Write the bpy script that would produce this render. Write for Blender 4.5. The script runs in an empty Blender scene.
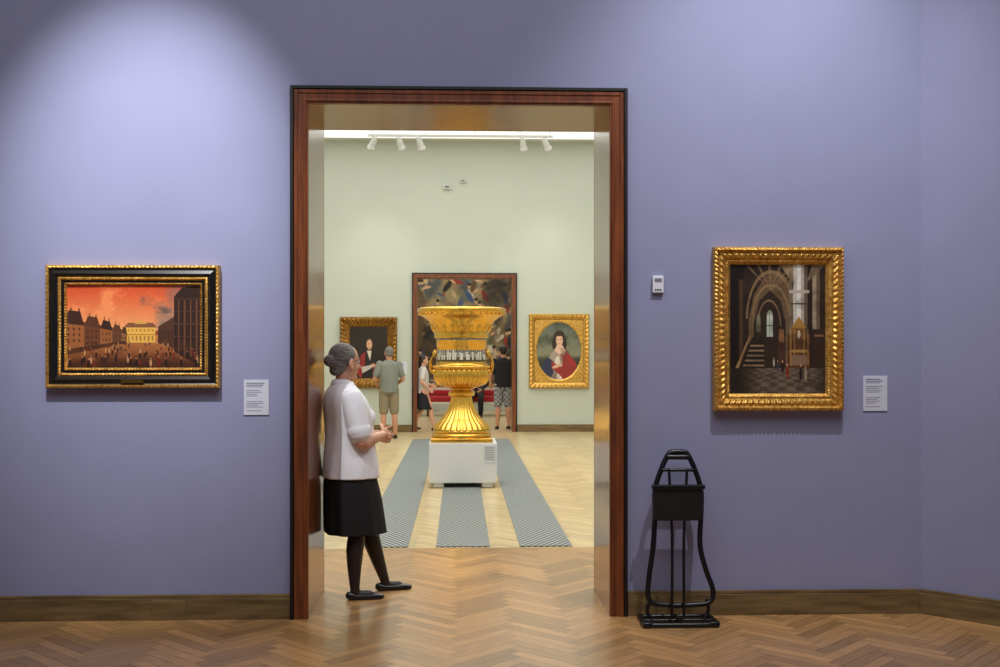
import bpy, bmesh, math, random
import numpy as np
from mathutils import Vector, Matrix, Euler
random.seed(7)
sc = bpy.context.scene
try:
    sc.view_settings.view_transform = 'Standard'
    sc.view_settings.look = 'None'
except Exception: pass

# ------------------------------------------------------------ camera calibration
F = 1100.0; HC = 1.55; HOR = 354.0
TH = math.atan(41.0 / F)
def S(u, v, Y):
    """survey: photo measurement on the plane y=Y -> real world position"""
    a = (u - 500) / F; b = (HOR - v) / F
    dx = math.sin(TH) + a * math.cos(TH); dy = math.cos(TH) - a * math.sin(TH)
    t = Y / dy
    return Vector((dx * t, Y, HC + b * t))
def SX(u, Y): return S(u, 354, Y).x
def SZ(u, v, Y): return S(u, v, Y).z

cam = bpy.data.cameras.new('camera'); camo = bpy.data.objects.new('camera', cam)
sc.collection.objects.link(camo); sc.camera = camo
cam.sensor_width = 36; cam.lens = F * 36 / 1000; cam.shift_y = 0.0205
camo.location = (0, 0, HC); camo.rotation_euler = (math.pi / 2, 0, -TH)
cam.clip_end = 200

# ------------------------------------------------------------ helpers
def s2l(c):
    return tuple(((x / 255) / 12.92 if x / 255 <= 0.04045 else ((x / 255 + 0.055) / 1.055) ** 2.4) for x in c)

def mat(name, rgb, rough=0.6, metal=0.0, noise=0.0, nscale=8, stretch=(1, 1, 1), bump=0.0, bscale=60, coat=0.0, emit=0.0, attr=None, spec=0.5, dark=None):
    m = bpy.data.materials.new(name); m.use_nodes = True
    nt = m.node_tree; b = nt.nodes['Principled BSDF']
    col = (*s2l(rgb), 1)
    b.inputs['Base Color'].default_value = col
    b.inputs['Roughness'].default_value = rough; b.inputs['Metallic'].default_value = metal
    b.inputs['Coat Weight'].default_value = coat; b.inputs['Coat Roughness'].default_value = 0.12
    b.inputs['Specular IOR Level'].default_value = spec
    if emit:
        b.inputs['Emission Color'].default_value = col; b.inputs['Emission Strength'].default_value = emit
    tc = nt.nodes.new('ShaderNodeTexCoord'); mp = nt.nodes.new('ShaderNodeMapping')
    mp.inputs['Scale'].default_value = stretch
    nt.links.new(tc.outputs['Object'], mp.inputs['Vector'])
    base = None
    if attr:
        a = nt.nodes.new('ShaderNodeAttribute'); a.attribute_name = attr; base = a.outputs['Color']
        nt.links.new(base, b.inputs['Base Color'])
    if noise:
        n = nt.nodes.new('ShaderNodeTexNoise'); n.inputs['Scale'].default_value = nscale; n.inputs['Detail'].default_value = 6
        nt.links.new(mp.outputs[0], n.inputs['Vector'])
        r = nt.nodes.new('ShaderNodeMix'); r.data_type = 'RGBA'
        ramp = nt.nodes.new('ShaderNodeMapRange'); ramp.inputs[1].default_value = 0.3; ramp.inputs[2].default_value = 0.7
        nt.links.new(n.outputs[0], ramp.inputs[0]); nt.links.new(ramp.outputs[0], r.inputs[0])
        d = s2l(dark) if dark else tuple(x * (1 - noise) for x in col[:3])
        r.inputs[6].default_value = (*d, 1); r.inputs[7].default_value = col
        if base:
            mu = nt.nodes.new('ShaderNodeMix'); mu.data_type = 'RGBA'; mu.blend_type = 'MULTIPLY'; mu.inputs[0].default_value = 1
            r.inputs[6].default_value = (1 - noise,) * 3 + (1,); r.inputs[7].default_value = (1, 1, 1, 1)
            nt.links.new(base, mu.inputs[6]); nt.links.new(r.outputs[2], mu.inputs[7])
            nt.links.new(mu.outputs[2], b.inputs['Base Color'])
        else:
            nt.links.new(r.outputs[2], b.inputs['Base Color'])
    if bump:
        n2 = nt.nodes.new('ShaderNodeTexNoise'); n2.inputs['Scale'].default_value = bscale; n2.inputs['Detail'].default_value = 4
        nt.links.new(mp.outputs[0], n2.inputs['Vector'])
        bp = nt.nodes.new('ShaderNodeBump'); bp.inputs['Strength'].default_value = bump; bp.inputs['Distance'].default_value = 0.01
        nt.links.new(n2.outputs[0], bp.inputs['Height']); nt.links.new(bp.outputs[0], b.inputs['Normal'])
    return m

def link(o): sc.collection.objects.link(o); return o
def empty(name, loc=(0, 0, 0), rz=0):
    e = bpy.data.objects.new(name, None); e.location = loc; e.rotation_euler = (0, 0, rz); e.empty_display_size = .1
    return link(e)
def meshobj(name, verts, faces, mats, parent=None, smooth=False, fm=None):
    me = bpy.data.meshes.new(name); me.from_pydata([tuple(v) for v in verts], [], faces)
    for m in (mats if isinstance(mats, (list, tuple)) else [mats]): me.materials.append(m)
    if fm is not None: me.polygons.foreach_set('material_index', fm)
    if smooth: me.polygons.foreach_set('use_smooth', [True] * len(me.polygons))
    me.update()
    o = link(bpy.data.objects.new(name, me))
    if parent: o.parent = parent
    return o
def bmobj(name, bm, mats, parent=None, smooth=False):
    bmesh.ops.recalc_face_normals(bm, faces=bm.faces)
    me = bpy.data.meshes.new(name); bm.to_mesh(me); bm.free()
    for m in (mats if isinstance(mats, (list, tuple)) else [mats]): me.materials.append(m)
    if smooth: me.polygons.foreach_set('use_smooth', [True] * len(me.polygons))
    o = link(bpy.data.objects.new(name, me))
    if parent: o.parent = parent
    return o
def addbox(bm, x0, x1, y0, y1, z0, z1, bevel=0):
    r = bmesh.ops.create_cube(bm, size=1)
    vs = r['verts']
    for v in vs:
        v.co = Vector(((x0 + x1) / 2 + v.co.x * (x1 - x0), (y0 + y1) / 2 + v.co.y * (y1 - y0), (z0 + z1) / 2 + v.co.z * (z1 - z0)))
    if bevel:
        es = list({e for v in vs for e in v.link_edges})
        bmesh.ops.bevel(bm, geom=es, offset=bevel, segments=2, affect='EDGES', profile=.5)
def boxes(name, lst, m, parent=None, bevel=0):
    bm = bmesh.new()
    for b in lst: addbox(bm, *b, bevel=bevel)
    return bmobj(name, bm, m, parent)
def local(e, o):
    """parent o (built in world coords) under e keeping its place"""
    o.parent = e; o.matrix_parent_inverse = (Matrix.Translation(e.location) @ e.rotation_euler.to_matrix().to_4x4()).inverted()
    return o

def catmull(P, k=4):
    P = [np.array(p, float) for p in P]
    if len(P) < 3:
        return [P[0] + (P[-1] - P[0]) * i / k for i in range(k + 1)]
    Q = [2 * P[0] - P[1]] + P + [2 * P[-1] - P[-2]]
    out = []
    for i in range(1, len(Q) - 2):
        for j in range(k):
            t = j / k; p0, p1, p2, p3 = Q[i - 1:i + 3]
            out.append(.5 * ((2 * p1) + (-p0 + p2) * t + (2 * p0 - 5 * p1 + 4 * p2 - p3) * t * t + (-p0 + 3 * p1 - 3 * p2 + p3) * t ** 3))
    out.append(P[-1]); return out
def add_tube(bm, pts, radii, hint=(0, 1, 0), n=14, k=4, closed=False):
    rr = [(r, r) if not isinstance(r, (tuple, list)) else r for r in radii]
    data = [list(p) + list(r) for p, r in zip(pts, rr)]
    if closed:
        m = len(data); ext = catmull(data[-2:] + data + data[:2], k); path = ext[2 * k:2 * k + m * k]
    else: path = catmull(data, k)
    rings = []
    N = len(path); hint = Vector(hint).normalized()
    cs = [Vector(p[:3]) for p in path]
    prevA = None
    def frame(i):
        nonlocal prevA
        if closed: t = cs[(i + 1) % N] - cs[i - 1]
        else: t = cs[min(i + 1, N - 1)] - cs[max(i - 1, 0)]
        t.normalize()
        A = hint if prevA is None else prevA
        A = A - t * A.dot(t)
        if A.length < 1e-3: A = Vector((1, 0, 0)) - t * t.x
        A.normalize(); prevA = A
        return t, A, t.cross(A)
    def ring(c, A, B, ra, rb):
        return [bm.verts.new(c + A * (math.cos(2 * math.pi * j / n) * ra) + B * (math.sin(2 * math.pi * j / n) * rb)) for j in range(n)]
    for i in range(N):
        t, A, B = frame(i); ra, rb = path[i][3], path[i][4]
        if i == 0 and not closed:
            m = min(ra, rb)
            v0 = bm.verts.new(cs[0] - t * m); first = v0
            rings.append(ring(cs[0] - t * m * .82, A, B, ra * .57, rb * .57)); rings.append(ring(cs[0] - t * m * .45, A, B, ra * .89, rb * .89))
        rings.append(ring(cs[i], A, B, ra, rb))
        if i == N - 1 and not closed:
            m = min(ra, rb)
            rings.append(ring(cs[i] + t * m * .45, A, B, ra * .89, rb * .89)); rings.append(ring(cs[i] + t * m * .82, A, B, ra * .57, rb * .57))
            last = bm.verts.new(cs[i] + t * m)
    L = len(rings)
    for i in range(L if closed else L - 1):
        a, b = rings[i], rings[(i + 1) % L]
        for j in range(n): bm.faces.new((a[j], a[(j + 1) % n], b[(j + 1) % n], b[j]))
    if not closed:
        for j in range(n):
            bm.faces.new((first, rings[0][(j + 1) % n], rings[0][j])); bm.faces.new((last, rings[-1][j], rings[-1][(j + 1) % n]))
def add_ell(bm, c, r, R=None, seg=20):
    M = Matrix.Translation(Vector(c)) @ (R.to_4x4() if R else Matrix.Identity(4)) @ Matrix.Diagonal((*r, 1))
    bmesh.ops.create_uvsphere(bm, u_segments=seg, v_segments=seg // 2 + 2, radius=1, matrix=M)
def add_loft(bm, secs, n=64, mod=None):
    """secs: (cx,cy,z,rx,ry)"""
    path = catmull(secs, 4); rings = []
    for i, s in enumerate(path):
        f = i / (len(path) - 1); R = []
        for j in range(n):
            th = 2 * math.pi * j / n; m = mod(th, f) if mod else 1
            ct, st = math.cos(th), math.sin(th); pw = .88
            R.append(bm.verts.new((s[0] + s[3] * m * math.copysign(abs(ct) ** pw, ct), s[1] + s[4] * m * math.copysign(abs(st) ** pw, st), s[2])))
        rings.append(R)
    for a, b in zip(rings, rings[1:]):
        for j in range(n): bm.faces.new((a[j], a[(j + 1) % n], b[(j + 1) % n], b[j]))
    bm.faces.new(rings[0][::-1]); bm.faces.new(rings[-1])
def blob(name, bm, voxel, m, parent=None, smooth=3, scale=1.0, matfn=None):
    if scale != 1: bmesh.ops.scale(bm, vec=(scale,) * 3, verts=bm.verts)
    o = bmobj(name, bm, m, None)
    md = o.modifiers.new('r', 'REMESH'); md.mode = 'VOXEL'; md.voxel_size = voxel; md.use_smooth_shade = True
    if smooth:
        sm = o.modifiers.new('s', 'SMOOTH'); sm.iterations = smooth; sm.factor = .5
    dg = bpy.context.evaluated_depsgraph_get(); dg.update()
    me = bpy.data.meshes.new_from_object(o.evaluated_get(dg)); o.modifiers.clear(); o.data = me
    if not me.materials:
        for x in (m if isinstance(m, (list, tuple)) else [m]): me.materials.append(x)
    me.polygons.foreach_set('use_smooth', [True] * len(me.polygons))
    if matfn:
        me.polygons.foreach_set('material_index', [matfn(p.center) for p in me.polygons])
    if parent: o.parent = parent
    return o
def lathe(bm, prof, n=96, c=(0, 0, 0), mod=None):
    rings = []
    for r, z in prof:
        rings.append([bm.verts.new((c[0] + math.cos(2 * math.pi * j / n) * r * (mod(2 * math.pi * j / n, z) if mod else 1),
                                    c[1] + math.sin(2 * math.pi * j / n) * r * (mod(2 * math.pi * j / n, z) if mod else 1), c[2] + z)) for j in range(n)])
    for a, b in zip(rings, rings[1:]):
        for j in range(n): bm.faces.new((a[j], a[(j + 1) % n], b[(j + 1) % n], b[j]))
    return rings

# ------------------------------------------------------------ materials
M_wall = mat('lavender_wall_paint', (150, 152, 184), .75, noise=.05, nscale=3, bump=.08, bscale=150, spec=.3)
M_green = mat('pale_green_wall_paint', (198, 205, 194), .8, noise=.03, nscale=2, bump=.05, bscale=120, spec=.2)
M_ceil = mat('white_ceiling_paint', (225, 225, 220), .9, bump=.05)
M_mahog = mat('mahogany', (142, 76, 36), .35, noise=.5, nscale=5, stretch=(6, 6, .5), coat=.3, dark=(88, 42, 20), bump=.05, bscale=20)
M_jamb = mat('polished_jamb_wood', (154, 94, 50), .25, noise=.5, nscale=4, stretch=(4, 4, .5), coat=.5, dark=(108, 60, 30), spec=.4)
M_black = mat('black_trim', (14, 11, 11), .5)
M_base = mat('baseboard_wood', (136, 112, 72), .45, noise=.4, nscale=5, stretch=(.8, 4, 6), dark=(96, 76, 46), bump=.1, bscale=30)
M_gold = mat('gilding', (240, 194, 104), .38, .7, noise=.4, nscale=40, bump=.3, bscale=90, dark=(180, 128, 50))
M_goldp = mat('polished_gold', (234, 182, 84), .24, 1.0, noise=.2, nscale=12, bump=.08, bscale=60)
M_goldd = mat('dull_gilding', (196, 150, 76), .45, .85, noise=.5, nscale=30, bump=.5, bscale=60, dark=(110, 74, 30))
M_frameblk = mat('ebonised_frame', (20, 17, 16), .28, coat=.4)
M_paint = mat('oil_paint', (255, 255, 255), .4, attr='Col', bump=.05, bscale=120, noise=.12, nscale=60)
M_white = mat('white_lacquer', (226, 228, 234), .45)
M_card = mat('label_card', (212, 215, 226), .4)
M_ink = mat('label_ink', (122, 122, 138), .6)
M_blackmet = mat('black_powder_coat', (13, 13, 15), .35, noise=.2, nscale=50)
M_seatblk = mat('black_vinyl', (18, 18, 20), .5, bump=.2, bscale=80)

# ------------------------------------------------------------ room shell
Y0, YM, Y1 = 6.5, 6.85, 7.2
Y2, Y2b, Y3 = 21.9, 22.3, 30.0
CZ = 5.79
ox0, ox1 = SX(309, Y0), SX(609, Y0); oz = SZ(459, 106, Y0)
tx0, tx1 = SX(291, Y0), SX(627, Y0); tz = SZ(459, 87, Y0)
j = .03
cx = SX(921, Y0)
def wallwith(name, x0, x1, ya, yb, hx0, hx1, hz, m):
    return boxes(name, [(x0, hx0, ya, yb, 0, CZ), (hx1, x1, ya, yb, 0, CZ), (hx0, hx1, ya, yb, hz, CZ)], m)
wallwith('wall_front', -5, cx, Y0, YM, ox0 - j, ox1 + j, oz + j, M_wall)
wallwith('wall_gallery_near', -5, 5.2, YM, Y1, ox0 - j, ox1 + j, oz + j, M_green)
d2x0, d2x1, d2z = SX(412, Y2), SX(517, Y2), SZ(465, 273, Y2)
i2 = .1
wallwith('wall_gallery_far', -5, 5.2, Y2, Y2b, d2x0 + i2 - j, d2x1 - i2 + j, d2z - i2 + j, M_green)
# angled corner wall
L = 3.2
meshobj('wall_right_angled', [(cx, Y0, 0), (cx + L, Y0 - L, 0), (cx + L, Y0 - L, CZ), (cx, Y0, CZ), (cx, YM, 0), (cx + L, YM - L + .1, 0), (cx + L, YM - L + .1, CZ), (cx, YM, CZ)],
        [(0, 1, 2, 3), (5, 4, 7, 6), (3, 2, 6, 7), (1, 5, 6, 2), (0, 4, 5, 1), (4, 0, 3, 7)], M_wall)
RX = cx + L
boxes('wall_right', [(RX, RX + .2, -3, Y0 - L, 0, CZ)], M_wall)
boxes('wall_left', [(-5.2, -5, -3, Y0, 0, CZ)], M_wall)
boxes('wall_back', [(-5.2, RX + .2, -3.2, -3, 0, CZ)], M_wall)
boxes('wall_gallery_left', [(-5.2, -5, Y0, Y2b, 0, CZ)], M_green)
boxes('wall_gallery_right', [(5.2, 5.4, YM, Y2b, 0, CZ)], M_green)
boxes('wall_end_left', [(-5.2, -5, Y2b, Y3, 0, CZ)], M_green)
boxes('wall_end_right', [(5.2, 5.4, Y2b, Y3, 0, CZ)], M_green)
boxes('wall_end_back', [(-5.2, 5.4, Y3, Y3 + .2, 0, CZ)], M_green)
boxes('ceiling', [(-5.2, RX + .2, -3.2, Y3 + .2, CZ, CZ + .15)], M_ceil)

# herringbone parquet floor
YT = 8.80
def parquet():
    Lp, W = .45, .075; g = .0012
    xmin, xmax, ymin, ymax = -5, 6, -1, 30
    vs = [(xmin - .2, -3.2, -.004), (xmax + .2, -3.2, -.004), (xmax + .2, 30.2, -.004), (xmin - .2, 30.2, -.004)]
    vs += [(x, y, -.2) for x, y, z in vs[:4]]
    fs = [(0, 1, 2, 3), (7, 6, 5, 4), (0, 4, 5, 1), (1, 5, 6, 2), (2, 6, 7, 3), (3, 7, 4, 0)]
    cols = [(.12, .07, .03)] * 24
    uvs = [(0, 0)] * 24
    c = math.cos(math.pi / 4)
    rng = random.Random(3)
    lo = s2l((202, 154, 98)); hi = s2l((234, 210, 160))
    def clip(P, sign):
        out = []
        for i in range(len(P)):
            a, b = P[i], P[(i + 1) % len(P)]
            da, db = sign * (a[1] - YT), sign * (b[1] - YT)
            if da >= 0: out.append(a)
            if da * db < 0:
                t = da / (da - db); out.append(tuple(p + (q_ - p) * t for p, q_ in zip(a, b)))
        return out
    for jj in range(-60, 61):
        for kk in range(-650, 651):
            for typ in (0, 1):
                bx, by = kk * W + 2 * Lp * jj, kk * W
                if typ == 0: r = (bx + g, bx + Lp - g, by + g, by + W - g)
                else: r = (bx - W + g, bx - g, by + g, by + Lp - g)
                mx, my = (r[0] + r[1]) / 2, (r[2] + r[3]) / 2
                X = (mx - my) * c; Yy = (mx + my) * c
                if not (xmin < X < xmax and ymin < Yy < ymax): continue
                if X > cx + .3 and X - cx > (Y0 - Yy) + .3 and Yy < 6.7: continue
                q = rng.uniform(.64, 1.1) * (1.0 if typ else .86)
                o1, o2 = rng.random() * 50, rng.random() * 50
                if typ == 0: uv = ((o1, o2), (o1 + Lp, o2), (o1 + Lp, o2 + W), (o1, o2 + W))
                else: uv = ((o1, o2), (o1, o2 + W), (o1 + Lp, o2 + W), (o1 + Lp, o2))
                P = [((px - py) * c, (px + py) * c, u_[0], u_[1]) for (px, py), u_ in zip(((r[0], r[2]), (r[1], r[2]), (r[1], r[3]), (r[0], r[3])), uv)]
                for sign in (-1, 1):
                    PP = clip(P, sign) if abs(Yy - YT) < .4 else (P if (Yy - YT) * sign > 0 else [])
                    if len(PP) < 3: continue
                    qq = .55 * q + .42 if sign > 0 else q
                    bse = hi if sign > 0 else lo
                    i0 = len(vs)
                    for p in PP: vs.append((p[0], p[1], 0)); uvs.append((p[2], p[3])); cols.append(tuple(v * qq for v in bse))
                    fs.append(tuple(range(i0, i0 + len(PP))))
    me = bpy.data.meshes.new('floor'); me.from_pydata(vs, [], fs)
    ca = me.color_attributes.new('Col', 'FLOAT_COLOR', 'CORNER')
    arr = np.ones((len(cols), 4), dtype=np.float32); arr[:, :3] = np.array(cols, dtype=np.float32)
    ca.data.foreach_set('color', arr.ravel())
    uvl = me.uv_layers.new(name='UVMap'); uvl.data.foreach_set('uv', np.array(uvs, dtype=np.float32).ravel())
    m = mat('herringbone_oak', (255, 255, 255), .3, attr='Col', coat=.2)
    nt = m.node_tree; b = nt.nodes['Principled BSDF']
    uvn = nt.nodes.new('ShaderNodeUVMap'); uvn.uv_map = 'UVMap'
    mp = nt.nodes.new('ShaderNodeMapping'); mp.inputs['Scale'].default_value = (6, 70, 1)
    n = nt.nodes.new('ShaderNodeTexNoise'); n.inputs['Scale'].default_value = 1; n.inputs['Detail'].default_value = 5
    mr = nt.nodes.new('ShaderNodeMapRange'); mr.inputs[1].default_value = .3; mr.inputs[2].default_value = .7; mr.inputs[3].default_value = .78; mr.inputs[4].default_value = 1.08
    mu = nt.nodes.new('ShaderNodeMix'); mu.data_type = 'RGBA'; mu.blend_type = 'MULTIPLY'; mu.inputs[0].default_value = 1
    at = [x for x in nt.nodes if x.type == 'ATTRIBUTE'][0]
    nt.links.new(uvn.outputs[0], mp.inputs[0]); nt.links.new(mp.outputs[0], n.inputs['Vector']); nt.links.new(n.outputs[0], mr.inputs[0])
    nt.links.new(at.outputs['Color'], mu.inputs[6]); nt.links.new(mr.outputs[0], mu.inputs[7]); nt.links.new(mu.outputs[2], b.inputs['Base Color'])
    me.materials.append(m)
    link(bpy.data.objects.new('floor', me))
parquet()

# door lining and casings
def doorset(name, x0, x1, z1, cw, ya, yb, mj, mc, back=True, blk=True):
    e = empty(name, ((x0 + x1) / 2, (ya + yb) / 2, 0))
    p = .035
    o = boxes('jamb_lining', [(x0 - j, x0, ya, yb, 0, z1 + j), (x1, x1 + j, ya, yb, 0, z1 + j), (x0, x1, ya, yb, z1, z1 + j)], mj); local(e, o)
    def cas(nm, y0, y1, m, i, w, zt):
        o = boxes(nm, [(x0 - i - w, x0 - i, y0, y1, 0, z1 + i + w), (x1 + i, x1 + i + w, y0, y1, 0, z1 + i + w), (x0 - i, x1 + i, y0, y1, z1 + i, z1 + i + w)], m, bevel=.003); local(e, o)
    cas('casing_front', ya - p, ya, mc, 0, cw - .02, 0)
    cas('casing_inner_bead', ya - p - .008, ya - p, mc, .012, .014, 0)
    cas('casing_raised_band', ya - p - .006, ya - p, mc, cw - .045, .022, 0)
    if blk: cas('casing_black_edge', ya - p - .012, ya, M_black, cw - .02, .02, 0)
    if back: cas('casing_back', yb, yb + p, mc, 0, cw, 0)
    return e
doorset('door_1', ox0, ox1, oz, ox0 - tx0, Y0, Y1, M_jamb, M_mahog)
doorset('door_2', d2x0 + i2, d2x1 - i2, d2z - i2, i2, Y2, Y2b, M_jamb, M_mahog, blk=True)

# baseboards
bh = .145
def bb(name, x0, x1, ya, yb):
    boxes(name, [(x0, x1, ya, yb, 0, bh - .02), (x0, x1, ya + .006, yb, bh - .02, bh)], M_base, bevel=.003)
bb('baseboard_left', -5, tx0 - .001, Y0 - .03, Y0)
boxes('baseboard_joint_block', [(SX(153, Y0), SX(187, Y0), Y0 - .036, Y0 - .03, .0, bh - .03)], M_base, bevel=.002)
bb('baseboard_front_right', tx1 + .001, cx - .02, Y0 - .03, Y0)
bb('baseboard_gallery_far_left', -5, d2x0, Y2 - .03, Y2)
bb('baseboard_gallery_far_right', d2x1, 5.2, Y2 - .03, Y2)
o = boxes('baseboard_right', [(0, 4.4, 0, .03, 0, bh - .02), (0, 4.4, .006, .03, bh - .02, bh)], M_base, bevel=.003)
o.rotation_euler = (0, 0, -math.pi / 4); o.location = (cx - .0212, Y0 - .0212, 0)

# ------------------------------------------------------------ painter
class Cv:
    def __init__(s, w, h, col):
        s.w, s.h = w, h; s.a = np.ones((h, w, 3)) * np.array(col, float)
        s.x, s.y = np.meshgrid(np.linspace(0, 1, w), np.linspace(0, 1, h))
    def put(s, m, col, al=1.0):
        m = (m * al)[..., None]; s.a = s.a * (1 - m) + np.array(col, float) * m
    def poly(s, pts, col, al=1.0):
        ins = np.zeros((s.h, s.w), bool); n = len(pts)
        for i in range(n):
            x1, y1 = pts[i]; x2, y2 = pts[(i + 1) % n]
            if y1 == y2: continue
            c = ((y1 > s.y) != (y2 > s.y)) & (s.x < (x2 - x1) * (s.y - y1) / (y2 - y1) + x1); ins ^= c
        s.put(ins.astype(float), col, al)
    def rect(s, x0, y0, x1, y1, col, al=1.0): s.put(((s.x >= x0) & (s.x <= x1) & (s.y >= y0) & (s.y <= y1)).astype(float), col, al)
    def ell(s, cx, cy, rx, ry, col, al=1.0, soft=.15, rot=0):
        c, t = math.cos(rot), math.sin(rot); dx, dy = s.x - cx, s.y - cy
        d = np.sqrt(((dx * c + dy * t) / rx) ** 2 + ((-dx * t + dy * c) / ry) ** 2)
        s.put(np.clip((1 - d) / soft + .0, 0, 1), col, al)
    def vgrad(s, y0, y1, c0, c1, mask=None):
        t = np.clip((s.y - y0) / (y1 - y0), 0, 1)[..., None]; g = np.array(c0, float) * (1 - t) + np.array(c1, float) * t
        m = (((s.y >= y0) & (s.y <= y1)).astype(float) if mask is None else mask)[..., None]; s.a = s.a * (1 - m) + g * m
    def fbm(s, sx, sy, seed, oct=4):
        r = np.random.RandomState(seed); out = np.zeros((s.h, s.w)); amp = 1; tot = 0
        for o in range(oct):
            nx, ny = int(sx * 2 ** o) + 2, int(sy * 2 ** o) + 2
            g = r.rand(ny, nx); fx = s.x * (nx - 1.001); fy = s.y * (ny - 1.001)
            ix, iy = fx.astype(int), fy.astype(int); tx, ty = fx - ix, fy - iy
            tx = tx * tx * (3 - 2 * tx); ty = ty * ty * (3 - 2 * ty)
            v = (g[iy, ix] * (1 - tx) + g[iy, ix + 1] * tx) * (1 - ty) + (g[iy + 1, ix] * (1 - tx) + g[iy + 1, ix + 1] * tx) * ty
            out += v * amp; tot += amp; amp *= .55
        return out / tot
    def lin(s):
        c = np.clip(s.a, 0, 255) / 255
        return np.where(c <= .04045, c / 12.92, ((c + .055) / 1.055) ** 2.4)
def setcol(me, cv, idx=None):
    ca = me.color_attributes.new('Col', 'FLOAT_COLOR', 'POINT')
    a = np.ones((cv.h * cv.w, 4), dtype=np.float32); a[:, :3] = cv.lin().reshape(-1, 3)
    ca.data.foreach_set('color', a.ravel())
def canvas_mesh(name, cv, x0, x1, z0, z1, Y):
    w, h = cv.w, cv.h
    vs = [(x0 + (x1 - x0) * i / (w - 1), Y, z1 + (z0 - z1) * k / (h - 1)) for k in range(h) for i in range(w)]
    fs = [(k * w + i, (k + 1) * w + i, (k + 1) * w + i + 1, k * w + i + 1) for k in range(h - 1) for i in range(w - 1)]
    o = meshobj(name, vs, fs, M_paint, smooth=True); setcol(o.data, cv); return o

def frame_mesh(name, x0, x1, z0, z1, Y, rings, mats, step=.012):
    nx = max(8, int((x1 - x0) / step)); nz = max(8, int((z1 - z0) / step)); vs = []; cnt = 2 * (nx + nz)
    for (d, p, a, per, mi) in rings:
        cs = [(x0 + d, z1 - d), (x1 - d, z1 - d), (x1 - d, z0 + d), (x0 + d, z0 + d)]
        for sidx in range(4):
            n = nx if sidx % 2 == 0 else nz; A, B = cs[sidx], cs[(sidx + 1) % 4]
            for i in range(n):
                t = i / n; q = a * (.5 - .5 * math.cos(2 * math.pi * i / per)) if a else 0
                vs.append((A[0] + (B[0] - A[0]) * t, Y - p - q, A[1] + (B[1] - A[1]) * t))
    fs = []; fm = []
    for r in range(len(rings) - 1):
        for k in range(cnt):
            fs.append((r * cnt + k, r * cnt + (k + 1) % cnt, (r + 1) * cnt + (k + 1) % cnt, (r + 1) * cnt + k)); fm.append(rings[r + 1][4])
    return meshobj(name, vs, fs, mats, fm=fm)

def hang(name, u0, u1, v0, v1, Y, rings, mats, cv, step=.012, spandrel=False):
    Yf = Y - .05   # measure on the front face of the frame
    um, vm = (u0 + u1) / 2, (v0 + v1) / 2
    x0, x1 = SX(u0, Yf), SX(u1, Yf); z1, z0 = SZ(um, v0, Yf), SZ(um, v1, Yf)
    e = empty(name, ((x0 + x1) / 2, Y, (z0 + z1) / 2))
    local(e, frame_mesh('frame', x0, x1, z0, z1, Y, rings, mats, step))
    d = rings[-1][0] - .004
    pz = rings[-1][1] + .001
    local(e, canvas_mesh('canvas', cv, x0 + d, x1 - d, z0 + d, z1 - d, Y - pz))
    local(e, boxes('backing_board', [(x0 + .01, x1 - .01, Y - .012, Y, z0 + .01, z1 - .01)], M_frameblk))
    if spandrel:
        cxm, czm = (x0 + x1) / 2, (z0 + z1) / 2; hw, hh = (x1 - x0) / 2 - d, (z1 - z0) / 2 - d
        vs = []; n = 96
        for k in range(n):
            t = 2 * math.pi * (k + .5) / n; c, s_ = math.cos(t), math.sin(t)
            q = 1 / max(abs(c), abs(s_))
            vs.append((cxm + hw * c * q, Y - pz - .012, czm + hh * s_ * q))
            vs.append((cxm + hw * .97 * c, Y - pz - .014, czm + hh * .97 * s_)); vs.append((cxm + hw * .92 * c, Y - pz - .002, czm + hh * .92 * s_))
        fs = []
        for k in range(n):
            a, b = 3 * k, 3 * ((k + 1) % n); fs += [(a, b, b + 1, a + 1), (a + 1, b + 1, b + 2, a + 2)]
        local(e, meshobj('oval_spandrel', vs, fs, M_gold))
    return e, (x0, x1, z0, z1)

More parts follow.
